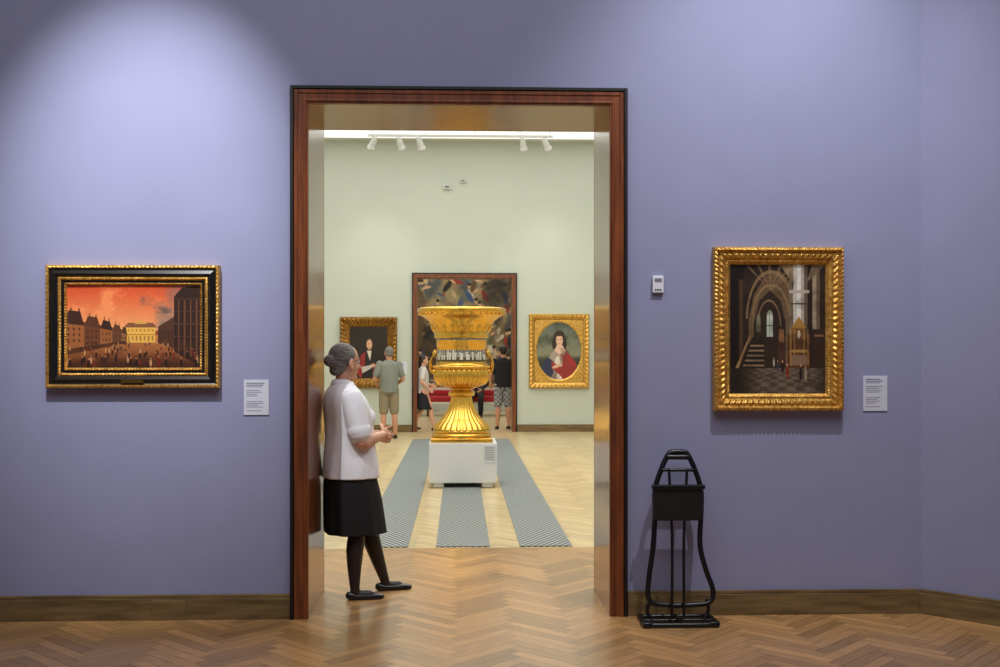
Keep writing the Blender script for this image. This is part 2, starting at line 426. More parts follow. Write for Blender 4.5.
# --- cityscape with burning sky
def cityscape():
    c = Cv(300, 190, (150, 80, 50))
    n = c.fbm(3, 3, 1, 5); n2 = c.fbm(6, 5, 2, 5)
    c.vgrad(0, .55, (214, 78, 40), (255, 176, 110))
    c.put(np.clip((n2 - .48) * 6, 0, 1) * (c.y < .5), (255, 158, 96), .7)
    c.put(np.clip((n - .52) * 6, 0, 1) * (c.x < .6) * (c.y < .34), (170, 62, 42), .6)
    sm = np.clip((c.x * 1.7 - .72 - c.y * .9 + (n - .5) * 2.2) * 1.6, 0, 1) * (c.y < .55)
    c.put(sm, (118, 112, 112), .9)
    c.put(np.clip((n - .5) * 7, 0, 1) * (c.y < .34) * (c.x > .5), (58, 54, 58), .85)
    c.put(np.clip((n2 - .5) * 6, 0, 1) * sm * (c.y > .18), (222, 176, 136), .6)
    c.vgrad(.60, 1.0, (206, 130, 70), (92, 48, 26))
    c.rect(.44, .50, .66, .69, (238, 186, 82)); c.poly([(.42, .51), (.46, .45), (.64, .45), (.68, .51)], (140, 88, 60))
    c.poly([(.5, .47), (.55, .41), (.6, .47)], (226, 168, 80)); c.rect(.44, .59, .66, .598, (190, 128, 60))
    for i in range(7): c.rect(.455 + i * .03, .61, .468 + i * .03, .67, (160, 104, 54), .8); c.rect(.455 + i * .03, .53, .468 + i * .03, .56, (170, 112, 58), .8)
    c.poly([(0, .40), (.44, .54), (.44, .70), (0, .84)], (120, 72, 42))
    for i, (x0, x1, yr, ye) in enumerate(((-.02, .13, .30, .46), (.13, .25, .37, .49), (.25, .34, .42, .52), (.34, .41, .47, .55), (.41, .45, .50, .57))):
        w = x1 - x0; rc = ((70, 42, 32), (96, 56, 38), (62, 40, 34), (100, 62, 42), (80, 52, 38))[i]; wc = ((164, 98, 54), (112, 66, 40), (158, 96, 52), (108, 68, 42), (150, 98, 58))[i]
        yb0, yb1 = .84 - .32 * x0, .84 - .32 * x1
        c.poly([(x0, ye), (x1, ye + .02), (x1, yb1), (x0, yb0)], wc)
        c.poly([(x0, ye), (x0 + w * .22, yr), (x0 + w * .8, yr + .02), (x1, ye + .03)], rc)
        c.rect(x0 + w * .3, yr - .03, x0 + w * .36, yr + .01, rc); c.rect(x0 + w * .7, yr - .015, x0 + w * .76, yr + .02, rc)
        for r in range(3):
            for q in range(3): c.rect(x0 + w * (.16 + .27 * q), ye + .05 + r * .07, x0 + w * (.26 + .27 * q), ye + .085 + r * .07, (66, 38, 26), .75)
    c.poly([(.0, .77), (.44, .67), (.44, .70), (0, .84)], (72, 42, 28), .8)
    c.poly([(.68, .50), (.8, .38), (.8, .76), (.68, .70)], (88, 56, 40))
    for i in range(5): c.rect(.69 + i * .022, .54, .70 + i * .022, .68, (56, 36, 28), .7)
    c.poly([(.80, .14), (.86, .03), (1, 0), (1, .98), (.80, .80)], (54, 35, 28))
    for i in range(4): c.rect(.83 + i * .045, .18, .842 + i * .045, .86, (110, 70, 46))
    for r in range(5): c.rect(.8, .16 + r * .15, 1, .172 + r * .15, (92, 60, 42))
    c.put(np.clip((c.y - .83 - (n - .5) * .25) * 8, 0, 1), (48, 27, 20), .75)
    c.put(np.clip((c.fbm(14, 5, 9) - .52) * 4, 0, 1) * (c.y > .66), (120, 66, 38), .5)
    r = random.Random(5)
    for i in range(95):
        y = .68 + .27 * r.random() ** 1.2; x = r.random(); h = .016 + (y - .66) * .14
        if x > .8 and y < .8: continue
        col = r.choice([(34, 20, 16), (50, 26, 20), (120, 42, 28), (216, 160, 108), (32, 24, 26), (44, 24, 20)])
        c.ell(x, y, h * .22, h, col, .9, .4); c.ell(x, y - h, h * .14, h * .25, (190, 128, 86), .9, .4)
        c.ell(x + h * .5, y + h, h * .7, h * .12, (72, 38, 24), .6, .6)
    return c
FR1 = [(0, 0, 0, 4, 0), (0, .045, 0, 4, 0), (.004, .052, 0, 4, 0), (.014, .052, .004, 4, 0), (.02, .044, 0, 4, 0), (.026, .04, 0, 4, 1), (.05, .05, 0, 4, 1), (.068, .036, 0, 4, 1),
       (.072, .036, 0, 4, 0), (.078, .04, .006, 4, 0), (.086, .036, 0, 4, 0), (.09, .03, 0, 4, 1), (.098, .03, 0, 4, 1), (.102, .03, 0, 4, 1), (.106, .03, .008, 4, 0), (.112, .026, .008, 4, 0), (.118, .018, 0, 4, 0)]
e, bx = hang('cityscape_painting', 45, 219, 265, 388, Y0, FR1, [M_gold, M_frameblk], cityscape(), step=.006)
xm = (bx[0] + bx[1]) / 2
local(e, boxes('brass_nameplate', [(xm - .065, xm + .065, Y0 - .056, Y0 - .046, bx[2] + .028, bx[2] + .052)], M_goldp))

# --- church interior
def church():
    c = Cv(220, 290, (42, 31, 24))
    n = c.fbm(5, 6, 11, 5)
    c.put(np.clip((n - .4) * 2, 0, 1), (80, 60, 42), .6)
    c.poly([(.20, .84), (.20, .42), (.25, .24), (.36, .10), (.52, .05), (.64, .14), (.70, .34), (.70, .84)], (112, 88, 60))
    c.poly([(.25, .84), (.25, .46), (.31, .28), (.42, .20), (.53, .28), (.58, .44), (.58, .84)], (56, 43, 32))
    for k in range(6):
        t = k / 5; c.poly([(.42, .20), (.16 + t * .6, .0), (.185 + t * .6, .0), (.435, .205)], (142, 112, 76), .8)
    for (cx_, cy_, rx, ry) in ((.43, .42, .25, .36), (.43, .42, .19, .26), (.41, .48, .12, .2)):
        d = np.sqrt(((c.x - cx_) / rx) ** 2 + ((c.y - cy_) / ry) ** 2)
        c.put((np.abs(d - 1) < .04) * (c.y < cy_), (160, 128, 88), .8)
    c.rect(.23, .40, .25, .8, (122, 98, 68)); c.rect(.585, .40, .605, .8, (122, 98, 68))
    c.rect(.385, .40, .45, .56, (196, 204, 180)); c.ell(.417, .40, .033, .05, (206, 212, 188)); c.rect(.414, .36, .42, .56, (80, 70, 56)); c.rect(.385, .47, .45, .477, (80, 70, 56))
    c.ell(.30, .43, .022, .05, (150, 150, 118), .8); c.rect(.278, .43, .322, .52, (130, 126, 96), .7)
    c.poly([(0, 0), (.16, 0), (.13, .2), (.14, .8), (0, .9)], (30, 21, 16))
    c.rect(.10, .12, .14, .78, (80, 58, 40)); c.rect(.15, .2, .165, .78, (50, 35, 24))
    c.poly([(.08, .95), (.08, .80), (.24, .56), (.36, .56), (.36, .95)], (46, 35, 26))
    for k in range(9):
        y = .62 + k * .038; c.poly([(.22 - k * .018, y), (.36, y), (.36, y + .014), (.21 - k * .018, y + .014)], (150, 124, 90))
    c.poly([(.06, .80), (.20, .56), (.215, .56), (.085, .82)], (160, 126, 82))
    for (x0, x1, cc) in ((.62, .645, (128, 112, 90)), (.66, .70, (206, 198, 182)), (.70, .74, (240, 234, 222)), (.74, .775, (186, 174, 154)), (.775, .81, (110, 92, 74)), (.86, .90, (166, 146, 120)), (.90, .94, (110, 90, 68))):
        c.rect(x0, 0, x1, .78, cc)
    c.rect(.62, .2, .83, .222, (196, 182, 158)); c.rect(.63, .3, .82, .31, (80, 66, 52))
    c.poly([(.66, .0), (.52, .0), (.67, .16)], (160, 136, 100)); c.poly([(.8, .14), (1, .0), (.86, .0)], (130, 108, 78))
    c.rect(.60, .54, .84, .80, (98, 60, 32)); c.rect(.65, .48, .79, .58, (140, 96, 50)); c.poly([(.64, .49), (.72, .40), (.80, .49)], (176, 130, 64))
    c.rect(.69, .50, .75, .60, (110, 72, 50)); c.ell(.72, .54, .018, .035, (220, 196, 160)); c.rect(.62, .66, .82, .68, (176, 134, 70))
    for x in (.63, .67, .77, .81): c.rect(x, .50, x + .01, .78, (180, 136, 68))
    c.rect(.64, .70, .8, .78, (140, 108, 84)); c.rect(.86, .5, 1, .85, (58, 41, 30)); c.rect(.88, .54, .98, .56, (130, 94, 58)); c.rect(.5, .56, .58, .78, (78, 52, 36)); c.rect(.515, .5, .565, .6, (150, 106, 62))
    m = (c.y > .8); fl = ((np.floor((c.x - .5) / (c.y - .58) * 4) + np.floor(4 / (c.y - .58))) % 2)
    c.put(m * 1.0, (92, 77, 60)); c.put(m * fl, (140, 122, 98), .6)
    c.put(m * np.clip((.35 - c.x) * 4, 0, 1), (36, 27, 20), .9); c.put(m * np.clip((c.x - .85) * 6, 0, 1), (36, 27, 20), .7)
    for (x, y, h, col) in ((.55, .8, .05, (40, 28, 24)), (.6, .83, .055, (140, 46, 30)), (.46, .76, .035, (200, 190, 170)), (.74, .84, .06, (46, 32, 30)), (.79, .85, .055, (190, 170, 140)), (.5, .79, .04, (70, 60, 80))):
        c.ell(x, y, h * .3, h, col, 1, .3); c.ell(x, y - h, h * .16, h * .22, (196, 150, 116))
    c.put(np.clip((c.fbm(10, 13, 4) - .5) * 2.5, 0, 1), (24, 17, 12), .4)
    return c
FR2 = [(0, 0, 0, 5, 0), (0, .05, 0, 5, 0), (.006, .06, .006, 5, 0), (.018, .066, .008, 5, 0), (.026, .056, 0, 5, 0), (.032, .048, 0, 8, 0), (.048, .05, .010, 8, 0), (.062, .046, .008, 8, 0),
       (.07, .038, 0, 8, 0), (.078, .036, 0, 4, 0), (.084, .038, .007, 4, 0), (.092, .034, 0, 4, 0), (.098, .028, 0, 4, 0), (.104, .02, 0, 4, 0)]
hang('church_interior_painting', 714, 844, 247, 411, Y0, FR2, [M_gold], church(), step=.005)

# --- portraits in the green gallery
def portrait1():
    c = Cv(120, 160, (34, 24, 20)); n = c.fbm(4, 5, 3); c.put(np.clip((n - .4) * 2, 0, 1), (58, 42, 32), .7)
    c.poly([(.12, 1), (.22, .62), (.40, .46), (.62, .46), (.80, .60), (.92, 1)], (26, 20, 22))
    c.poly([(.18, .9), (.3, .55), (.42, .48), (.4, .75), (.3, 1)], (150, 36, 34)); c.poly([(.6, 1), (.62, .7), (.85, .75), (.9, 1)], (120, 28, 28))
    c.poly([(.45, .46), (.58, .46), (.54, .66)], (220, 206, 190)); c.ell(.52, .32, .105, .13, (60, 38, 26)); c.ell(.52, .345, .08, .105, (222, 172, 138))
    c.ell(.49, .33, .012, .01, (50, 30, 26)); c.ell(.55, .33, .012, .01, (50, 30, 26)); c.ell(.52, .40, .025, .008, (160, 70, 60))
    c.ell(.62, .75, .07, .04, (214, 166, 134)); c.poly([(.3, .78), (.58, .74), (.58, .8), (.34, .9)], (200, 190, 180)); return c
def portrait2():
    c = Cv(130, 170, (92, 104, 88)); n = c.fbm(4, 5, 8, 5)
    c.vgrad(0, .6, (96, 106, 100), (140, 136, 110)); c.put(np.clip((n - .45) * 4, 0, 1), (52, 62, 42), .85)
    c.put(np.clip((c.y - .55) * 6, 0, 1), (42, 40, 30), .9)
    c.ell(.5, .85, .42, .26, (150, 134, 126), 1, .25)
    c.poly([(.16, .98), (.22, .72), (.34, .54), (.42, .47), (.60, .47), (.70, .56), (.84, .76), (.88, .98)], (168, 152, 142))
    c.poly([(.38, .98), (.42, .62), (.5, .56), (.58, .98)], (224, 212, 200)); c.poly([(.24, .92), (.30, .78), (.5, .72), (.44, .96)], (140, 124, 116))
    c.poly([(.08, .96), (.15, .72), (.27, .60), (.38, .66), (.38, .86), (.28, 1)], (46, 52, 80)); c.poly([(.56, .94), (.57, .60), (.66, .50), (.86, .70), (.84, .98)], (164, 44, 42))
    c.poly([(.34, .66), (.60, .78), (.72, .9), (.62, .96), (.36, .78)], (158, 46, 44))
    c.ell(.40, .38, .045, .11, (46, 32, 26)); c.ell(.62, .38, .045, .11, (46, 32, 26))
    c.ell(.51, .28, .12, .12, (40, 28, 22)); c.ell(.51, .325, .078, .098, (232, 186, 156)); c.ell(.51, .225, .10, .04, (50, 36, 28)); c.poly([(.47, .4), (.56, .4), (.64, .49), (.52, .56), (.40, .49)], (232, 190, 162))
    c.ell(.48, .315, .012, .009, (60, 42, 36)); c.ell(.54, .315, .012, .009, (60, 42, 36)); c.ell(.51, .38, .02, .007, (180, 86, 78))
    c.ell(.46, .74, .12, .03, (226, 180, 150), 1, .2, -.3); c.ell(.56, .57, .03, .025, (190, 70, 70))
    c.put(np.clip((n - .55) * 4, 0, 1) * (c.y > .45), (80, 62, 54), .4); return c
def baroque():
    c = Cv(360, 280, (96, 74, 50)); n = c.fbm(5, 4, 21, 5); n2 = c.fbm(7, 6, 22, 5)
    c.put(np.clip((n - .46) * 5, 0, 1), (178, 160, 118), .85); c.put(np.clip((n2 - .55) * 6, 0, 1), (70, 76, 88), .8)
    r = random.Random(12); pal = [(204, 168, 128), (156, 48, 40), (224, 214, 184), (48, 42, 50), (62, 84, 128), (184, 140, 70), (104, 76, 50), (38, 30, 26), (120, 120, 94), (214, 182, 142)]
    for i in range(260):
        x, y = r.random(), r.random(); a = r.random() * 3.14; L_ = r.uniform(.015, .055)
        c.ell(x, y, L_, L_ * r.uniform(.3, .6), r.choice(pal), r.uniform(.6, 1), .4, a)
    for i in range(90):
        x, y = r.random(), r.uniform(.1, .95); sk = (222, 176, 136)
        a = r.uniform(-.8, .8); c.ell(x, y + .05, .018, .045, r.choice(pal), 1, .3, a); c.ell(x + .03, y + .02, .028, .008, sk, 1, .3, a); c.ell(x, y - .01, .011, .017, sk, 1, .3); c.ell(x, y - .02, .012, .011, (50, 34, 26), 1, .3)
    c.put(np.clip((.42 - n2) * 5, 0, 1), (34, 28, 24), .7)
    return c
FR3 = [(0, 0, 0, 4, 0), (0, .06, .01, 6, 0), (.03, .1, .03, 6, 0), (.07, .1, .035, 6, 0), (.11, .08, .02, 6, 0), (.15, .06, .012, 4, 0), (.18, .045, .01, 4, 0), (.195, .03, 0, 4, 0)]
hang('gentleman_portrait', 340, 397, 317, 388, Y2, FR3, [M_goldd], portrait1(), step=.015)
FR4 = [(0, 0, 0, 4, 0), (0, .06, 0, 6, 0), (.02, .08, .01, 6, 0), (.06, .075, .012, 6, 0), (.09, .055, .0, 6, 0), (.1, .05, 0, 4, 0), (.12, .03, 0, 4, 0)]
hang('oval_lady_portrait', 529, 589, 314, 388, Y2, FR4, [M_gold], portrait2(), step=.015, spandrel=True)
e, _ = hang('baroque_battle_painting', 380, 560, 205, 388, Y3, FR4, [M_goldd], baroque(), step=.03)

# ------------------------------------------------------------ labels, thermostat, wall bits
def label(name, u0, u1, v0, v1, Y, th=.006, lines=16):
    x0, x1 = SX(u0, Y), SX(u1, Y); z1, z0 = SZ(u0, v0, Y), SZ(u0, v1, Y)
    e = empty(name, ((x0 + x1) / 2, Y, (z0 + z1) / 2))
    local(e, boxes('card', [(x0, x1, Y - th, Y, z0, z1)], M_card, bevel=.001))
    r = random.Random(u0); w = x1 - x0; h = z1 - z0; L_ = []
    for i in range(lines):
        if i in (3, 8, 9, 14): continue
        z = z1 - h * (.08 + .84 * i / lines); t = h / lines * (.25 if i > 1 else .4)
        L_.append((x0 + w * .1, x0 + w * r.uniform(.5, .85), Y - th - .0006, Y - th, z - t, z))
    local(e, boxes('printed_lines', L_, M_ink))
label('wall_label', 244, 269, 380, 415, Y0); label('wall_label', 863, 887, 376, 411, Y0); label('wall_label', 399, 407, 362, 374, Y2, lines=6)

p0 = S(657, 285, Y0); e = empty('thermostat', p0)
x0, x1 = SX(652, Y0), SX(663, Y0); z1, z0 = SZ(657, 276, Y0), SZ(657, 293, Y0)
local(e, boxes('housing', [(x0, x1, Y0 - .025, Y0, z0, z1)], M_white, bevel=.004))
local(e, boxes('display', [(x0 + .012, x1 - .012, Y0 - .0262, Y0 - .024, z1 - .038, z1 - .016)], M_ink))
local(e, boxes('buttons', [(x0 + .014 + i * .014, x0 + .023 + i * .014, Y0 - .028, Y0 - .024, z0 + .014, z0 + .022) for i in range(3)], M_frameblk))
M_sens = mat('sensor_plastic', (196, 200, 190), .5)
for nm, u, v, r in (('wall_sensor', 447, 187, 4), ('alarm_detector', 463, 181, 3)):
    c0 = S(u, v, Y2); e = empty(nm, c0); s_ = r * .02
    local(e, boxes('housing', [(c0.x - s_, c0.x + s_, Y2 - .05, Y2, c0.z - s_ * .7, c0.z + s_ * .7)], M_sens, bevel=.01))
    local(e, boxes('sensor_window', [(c0.x - s_ * .5, c0.x + s_ * .5, Y2 - .056, Y2 - .048, c0.z - s_ * .3, c0.z + s_ * .2)], M_ink, bevel=.002))

# track lights
ty = 20.7; zt = SZ(460, 136, ty)
e = empty('ceiling_track_lights', (SX(460, ty), ty, zt))
M_fix = mat('fixture_grey_white', (205, 208, 206), .5)
local(e, boxes('track_rail', [(SX(368, ty), SX(553, ty), ty - .02, ty + .02, zt - .02, zt + .02)], M_fix))
local(e, boxes('rail_hangers', [(SX(u, ty) - .008, SX(u, ty) + .008, ty - .008, ty + .008, zt, CZ - .032) for u in (372, 425, 475, 520, 550)], M_fix))
bm = bmesh.new()
for u, a in ((373, -.5), (400, .3), (420, .35), (523, .2), (546, .5)):
    x = SX(u, ty); add_tube(bm, [(x, ty, zt), (x, ty, zt - .1)], [.012, .012], n=8)
    d = Vector((a, .6, -.9)).normalized(); c0 = Vector((x, ty, zt - .14))
    add_tube(bm, [c0 - d * .1, c0 - d * .03, c0 + d * .06, c0 + d * .1], [.04, .055, .06, .075], n=16)
local(e, bmobj('spot_heads', bm, M_fix, smooth=True))

# ------------------------------------------------------------ floor mats
def mat_grille():
    m = mat('woven_steel_mat', (120, 124, 126), .6)
    nt = m.node_tree; b = nt.nodes['Principled BSDF']; tc = [x for x in nt.nodes if x.type == 'TEX_COORD'][0]
    ck = nt.nodes.new('ShaderNodeTexChecker'); ck.inputs['Scale'].default_value = 1
    ck.inputs['Color1'].default_value = (*s2l((160, 168, 168)), 1); ck.inputs['Color2'].default_value = (*s2l((56, 62, 66)), 1)
    mp = nt.nodes.new('ShaderNodeMapping'); mp.inputs['Scale'].default_value = (40, 20, 1)
    nt.links.new(tc.outputs['Object'], mp.inputs[0]); nt.links.new(mp.outputs[0], ck.inputs[0]); nt.links.new(ck.outputs[0], b.inputs['Base Color'])
    return m
M_mat = mat_grille()
Ym = 8.83
for (u0, u1) in ((355, 408), (436, 490), (520, 572)):
    a, b = SX(u0, Ym), SX(u1, Ym)
    boxes('floor_runner_mat', [(a, b, Ym, 20.0, 0, .008)], M_mat)

# ------------------------------------------------------------ plinth + vase
yp = 12.7; px0, px1 = SX(429, yp), SX(497, yp); pw = px1 - px0; pz = .52
pc = ((px0 + px1) / 2, yp + pw / 2)
e = empty('display_plinth', (pc[0], pc[1], 0))
local(e, boxes('plinth_body', [(px0, px1, yp, yp + pw, .06, pz)], M_white, bevel=.006))
local(e, boxes('recessed_feet', [(px0 + .05, px0 + .17, yp + .03, yp + .17, 0.008, .06), (px1 - .17, px1 - .05, yp + .03, yp + .17, 0.008, .06), (px0 + .05, px0 + .17, yp + pw - .17, yp + pw - .05, 0.008, .06), (px1 - .17, px1 - .05, yp + pw - .17, yp + pw - .05, 0.008, .06)], M_white))
local(e, boxes('caption_card', [(px1 - .15, px1 - .01, yp - .004, yp, pz - .23, pz - .03)], M_card))
local(e, boxes('caption_lines', [(px1 - .14, px1 - .03, yp - .005, yp - .004, pz - .05 - .02 * i, pz - .044 - .02 * i) for i in range(8)], M_ink))

vc = (SX(461.5, yp + pw / 2), pc[1], pz); K = 1 / 84.0
def pr(lst): return [(r * K, (441 - y) * K) for r, y in lst]
e = empty('gilded_medici_vase', vc)
bm = bmesh.new(); addbox(bm, -.36, .36, -.36, .36, 0, .05, bevel=.008)
lathe(bm, [(0, .05)] + pr([(30, 436.8), (30, 434), (28, 432.5)]), 96)
lathe(bm, pr([(28, 432.5), (29, 431), (27, 429)]), 96)
bmobj('foot_base', bm, M_goldp, e, True)
bm = bmesh.new()
lathe(bm, pr([(27, 429), (25, 425), (20, 420), (15.5, 414), (12.5, 408), (10.5, 402), (9.6, 397)]), 144, mod=lambda t, z: 1 + .07 * abs(math.sin(14 * t)))
bmobj('fluted_stem', bm, M_goldp, e, True)
bm = bmesh.new()
lathe(bm, pr([(9.6, 397), (12.5, 396), (13.5, 394), (12.5, 392), (10, 391), (9.5, 389.5), (12, 388.5)]), 96)
bmobj('stem_knop', bm, M_goldp, e, True)
bm = bmesh.new()
lathe(bm, pr([(11, 389), (18, 387), (23.5, 384), (26.2, 379.5), (26.8, 375), (26, 371), (25, 369)]), 192, mod=lambda t, z: 1 + .06 * abs(math.sin(16 * t)))
bmobj('gadrooned_bowl', bm, M_goldp, e, True)
bm = bmesh.new()
lathe(bm, pr([(25, 369.5), (27.5, 369), (28.2, 367.5), (27.5, 366), (25.5, 365.3), (25.2, 363), (25, 361.5)]), 96)
lathe(bm, pr([(25.4, 339), (27, 338.5), (27.6, 337), (27, 336), (28.5, 331), (30.5, 326), (33.5, 321.5), (37, 318.5), (40, 317), (41.5, 316), (42, 314.6), (43.6, 313.5), (44.4, 311.5), (43.8, 309.3), (42, 308.6), (39.5, 309), (37.5, 312), (31, 322), (26, 332), (24, 360), (0, 366)]), 128)
bmobj('gold_bands_and_rim', bm, M_goldp, e, True)
bm = bmesh.new()
for k in range(40):
    t = 2 * math.pi * k / 40; r_ = 42.4 * K; add_ell(bm, (r_ * math.cos(t), r_ * math.sin(t), (441 - 314.8) * K), (.018, .018, .014), seg=8)
for k in range(48):
    t = 2 * math.pi * k / 48; r_ = 28 * K; add_ell(bm, (r_ * math.cos(t), r_ * math.sin(t), (441 - 367.5) * K), (.014, .014, .012), seg=8)
for k in range(20):
    t = 2 * math.pi * k / 20; r_ = 29.2 * K; add_ell(bm, (r_ * math.cos(t), r_ * math.sin(t), (441 - 329) * K), (.014, .03, .05), Matrix.Rotation(t, 3, 'Z') @ Matrix.Rotation(.42, 3, 'Y'), seg=8)
bmobj('cast_ornament', bm, M_goldp, e, True)
# painted frieze of soldiers
c = Cv(900, 90, (150, 152, 150)); c.vgrad(0, .6, (150, 154, 160), (130, 126, 112)); c.put(np.clip((c.fbm(30, 3, 4) - .5) * 4, 0, 1) * (c.y < .5), (80, 80, 66), .7)
c.vgrad(.80, 1, (110, 98, 70), (64, 54, 38)); r = random.Random(2)
for k in range(46):
    x = (k + r.uniform(-.35, .35)) / 46; w = .0055; o_ = r.uniform(-.05, .12)
    coat = r.choice([(34, 38, 58), (46, 44, 52), (168, 50, 46), (150, 44, 40), (200, 198, 192)])
    c.rect(x - w, .58 + o_, x + w, .93, (230, 228, 220)); c.rect(x - w * .15, .66, x + w * .15, .93, (140, 134, 122)); c.rect(x - w * 1.3, .28 + o_, x + w * 1.3, .62 + o_, coat); c.rect(x - w * .4, .3 + o_, x + w * .4, .58 + o_, (226, 222, 212))
    c.ell(x, .22 + o_, w * .8, .06, (206, 160, 130)); c.rect(x - w, .09 + o_, x + w, .17 + o_, (42, 40, 46))
W_ = c.w; vs = []; fs = []
for k in range(c.h):
    f = k / (c.h - 1); y = 339 + (361.8 - 339) * f; rr = (25.5 - .9 * math.sin(f * math.pi)) * K + .001
    for i in range(W_): vs.append((rr * math.cos(2 * math.pi * i / W_), rr * math.sin(2 * math.pi * i / W_), (441 - y) * K))
for k in range(c.h - 1):
    for i in range(W_): fs.append((k * W_ + i, (k + 1) * W_ + i, (k + 1) * W_ + (i + 1) % W_, k * W_ + (i + 1) % W_))
o = meshobj('painted_frieze', vs, fs, M_paint, e, True); setcol(o.data, c)
bm = bmesh.new()
for sg in (-1, 1):
    pts = [(sg * x * K, 0, (441 - y) * K) for x, y in ((24, 371), (28, 373), (30.5, 370), (31, 364), (29.5, 359), (27, 355.5), (25, 353))]
    for yy in (-.06, .06):
        add_tube(bm, [(p[0], yy, p[2]) for p in pts], [.015, .017, .017, .016, .015, .014, .013], n=10)
    add_ell(bm, (sg * 26 * K, 0, (441 - 354) * K), (.03, .045, .05), seg=14); add_ell(bm, (sg * 28.2 * K, 0, (441 - 353.5) * K), (.012, .012, .018), seg=10)
    for yy in (-.06, .06): add_ell(bm, (sg * 27 * K, yy, (441 - 372) * K), (.028, .028, .028), seg=12)
bmobj('mask_handles', bm, M_goldp, e, True)

# ------------------------------------------------------------ folding stool carrier
ys = 6.3
def q(u, v, Y=ys): return tuple(S(u, v, Y))
e = empty('folding_gallery_stool', (SX(678, ys), ys, 0))
bm = bmesh.new()
fl = lambda v: ys + .10 * (610 - v) / 160.0
outer = [(649, 600), (649, 578), (653, 548), (655, 515), (655, 490), (661, 470), (668, 455), (673, 452), (683, 452), (688, 455), (695, 470), (701, 490), (701, 515), (700, 545), (706, 570), (713, 590), (710, 602), (692, 605), (666, 605)]
add_tube(bm, [q(u, v, fl(v)) for u, v in outer], [.0155] * len(outer), hint=(0, 1, 0), n=12, closed=True)
for us in ((669, 470, 672, 535, 672, 615), (687, 470, 684, 535, 684, 615)):
    add_tube(bm, [q(us[0], us[1], fl(us[1]) - .03), q(us[2], us[3], fl(us[3]) - .03), q(us[4], us[5], fl(us[5]) - .03)], [.0085] * 3, n=10)
add_tube(bm, [q(663, 470, fl(470) - .02), q(693, 470, fl(470) - .02)], [.010, .010], n=10)
add_tube(bm, [q(668, 457, fl(457) - .012), q(688, 457, fl(457) - .012)], [.016, .016], n=10)
bmobj('tubular_frame', bm, M_blackmet, e, True)
bm = bmesh.new(); r0 = .014
xl, xr = SX(642, ys), SX(714, ys)
add_tube(bm, [(xl + .01, ys + .12, r0), (xl + .004, ys + .02, r0), (xl, ys - .08, r0), (xl + .03, ys - .11, r0), ((xl + xr) / 2, ys - .115, r0), (xr - .03, ys - .11, r0), (xr, ys - .08, r0), (xr - .004, ys + .02, r0), (xr - .01, ys + .12, r0)], [.016] * 9, n=10)
add_tube(bm, [(xl + .01, ys + .1, r0), (xr - .01, ys + .1, r0)], [.014] * 2, n=10)
add_tube(bm, [(xl + .005, ys, r0), (xr - .005, ys, r0)], [.011] * 2, n=10)
add_tube(bm, [(xl + .06, ys + .0, r0), (xl + .03, ys + .01, .07), (xl + .05, ys + .005, .13)], [.011] * 3, n=10)
add_tube(bm, [(xr - .06, ys + .0, r0), (xr - .03, ys + .01, .07), (xr - .04, ys + .005, .13)], [.011] * 3, n=10)
add_tube(bm, [(SX(678, ys), ys - .11, r0), (SX(678, ys), ys - .04, r0 + .01), (SX(678, ys), ys + .1, r0)], [.016] * 3, n=10)
for x in (xl + .02, xr - .02):
    addbox(bm, x - .035, x + .02, ys - .13, ys - .085, 0, .034, bevel=.008)
bmobj('floor_base', bm, M_blackmet, e, True)
for ob in (bpy.data.objects['tubular_frame'], bpy.data.objects['floor_base']): ob.matrix_parent_inverse = Matrix.Translation(e.location).inverted()
za, zb = SZ(678, 521, ys), SZ(678, 487, ys)
o = boxes('seat_panel', [(SX(654, ys), SX(703, ys), ys + .0, ys + .055, za, zb)], M_seatblk, bevel=.012); local(e, o)
o = boxes('seat_hinge_rail', [(SX(652, ys), SX(705, ys), ys - .012, ys + .03, zb - .012, zb + .012)], M_blackmet, bevel=.005); local(e, o)

# ------------------------------------------------------------ bench in the end room
M_red = mat('red_upholstery', (178, 30, 40), .7, bump=.2, bscale=50); M_cream = mat('cream_piping', (230, 222, 208), .6); M_dkwood = mat('dark_wood', (50, 32, 24), .5)
yb_ = 27.6; e = empty('upholstered_bench', (0.3, yb_, 0))
local(e, boxes('seat_cushion', [(-1.9, 2.5, yb_ - .3, yb_ + .3, .36, .5)], M_red, bevel=.03))
local(e, boxes('piping', [(-1.91, 2.51, yb_ - .31, yb_ + .31, .30, .36), (-1.91, 2.51, yb_ + .2, yb_ + .32, .5, .70)], M_cream, bevel=.005))
local(e, boxes('back_pad', [(-1.9, 2.5, yb_ + .14, yb_ + .2, .52, .64)], M_red, bevel=.02))
local(e, boxes('legs', [(x, x + .07, yb_ + y, yb_ + y + .07, 0, .30) for x in (-1.85, -.8, .3, 1.4, 2.38) for y in (-.28, .2)], M_dkwood))

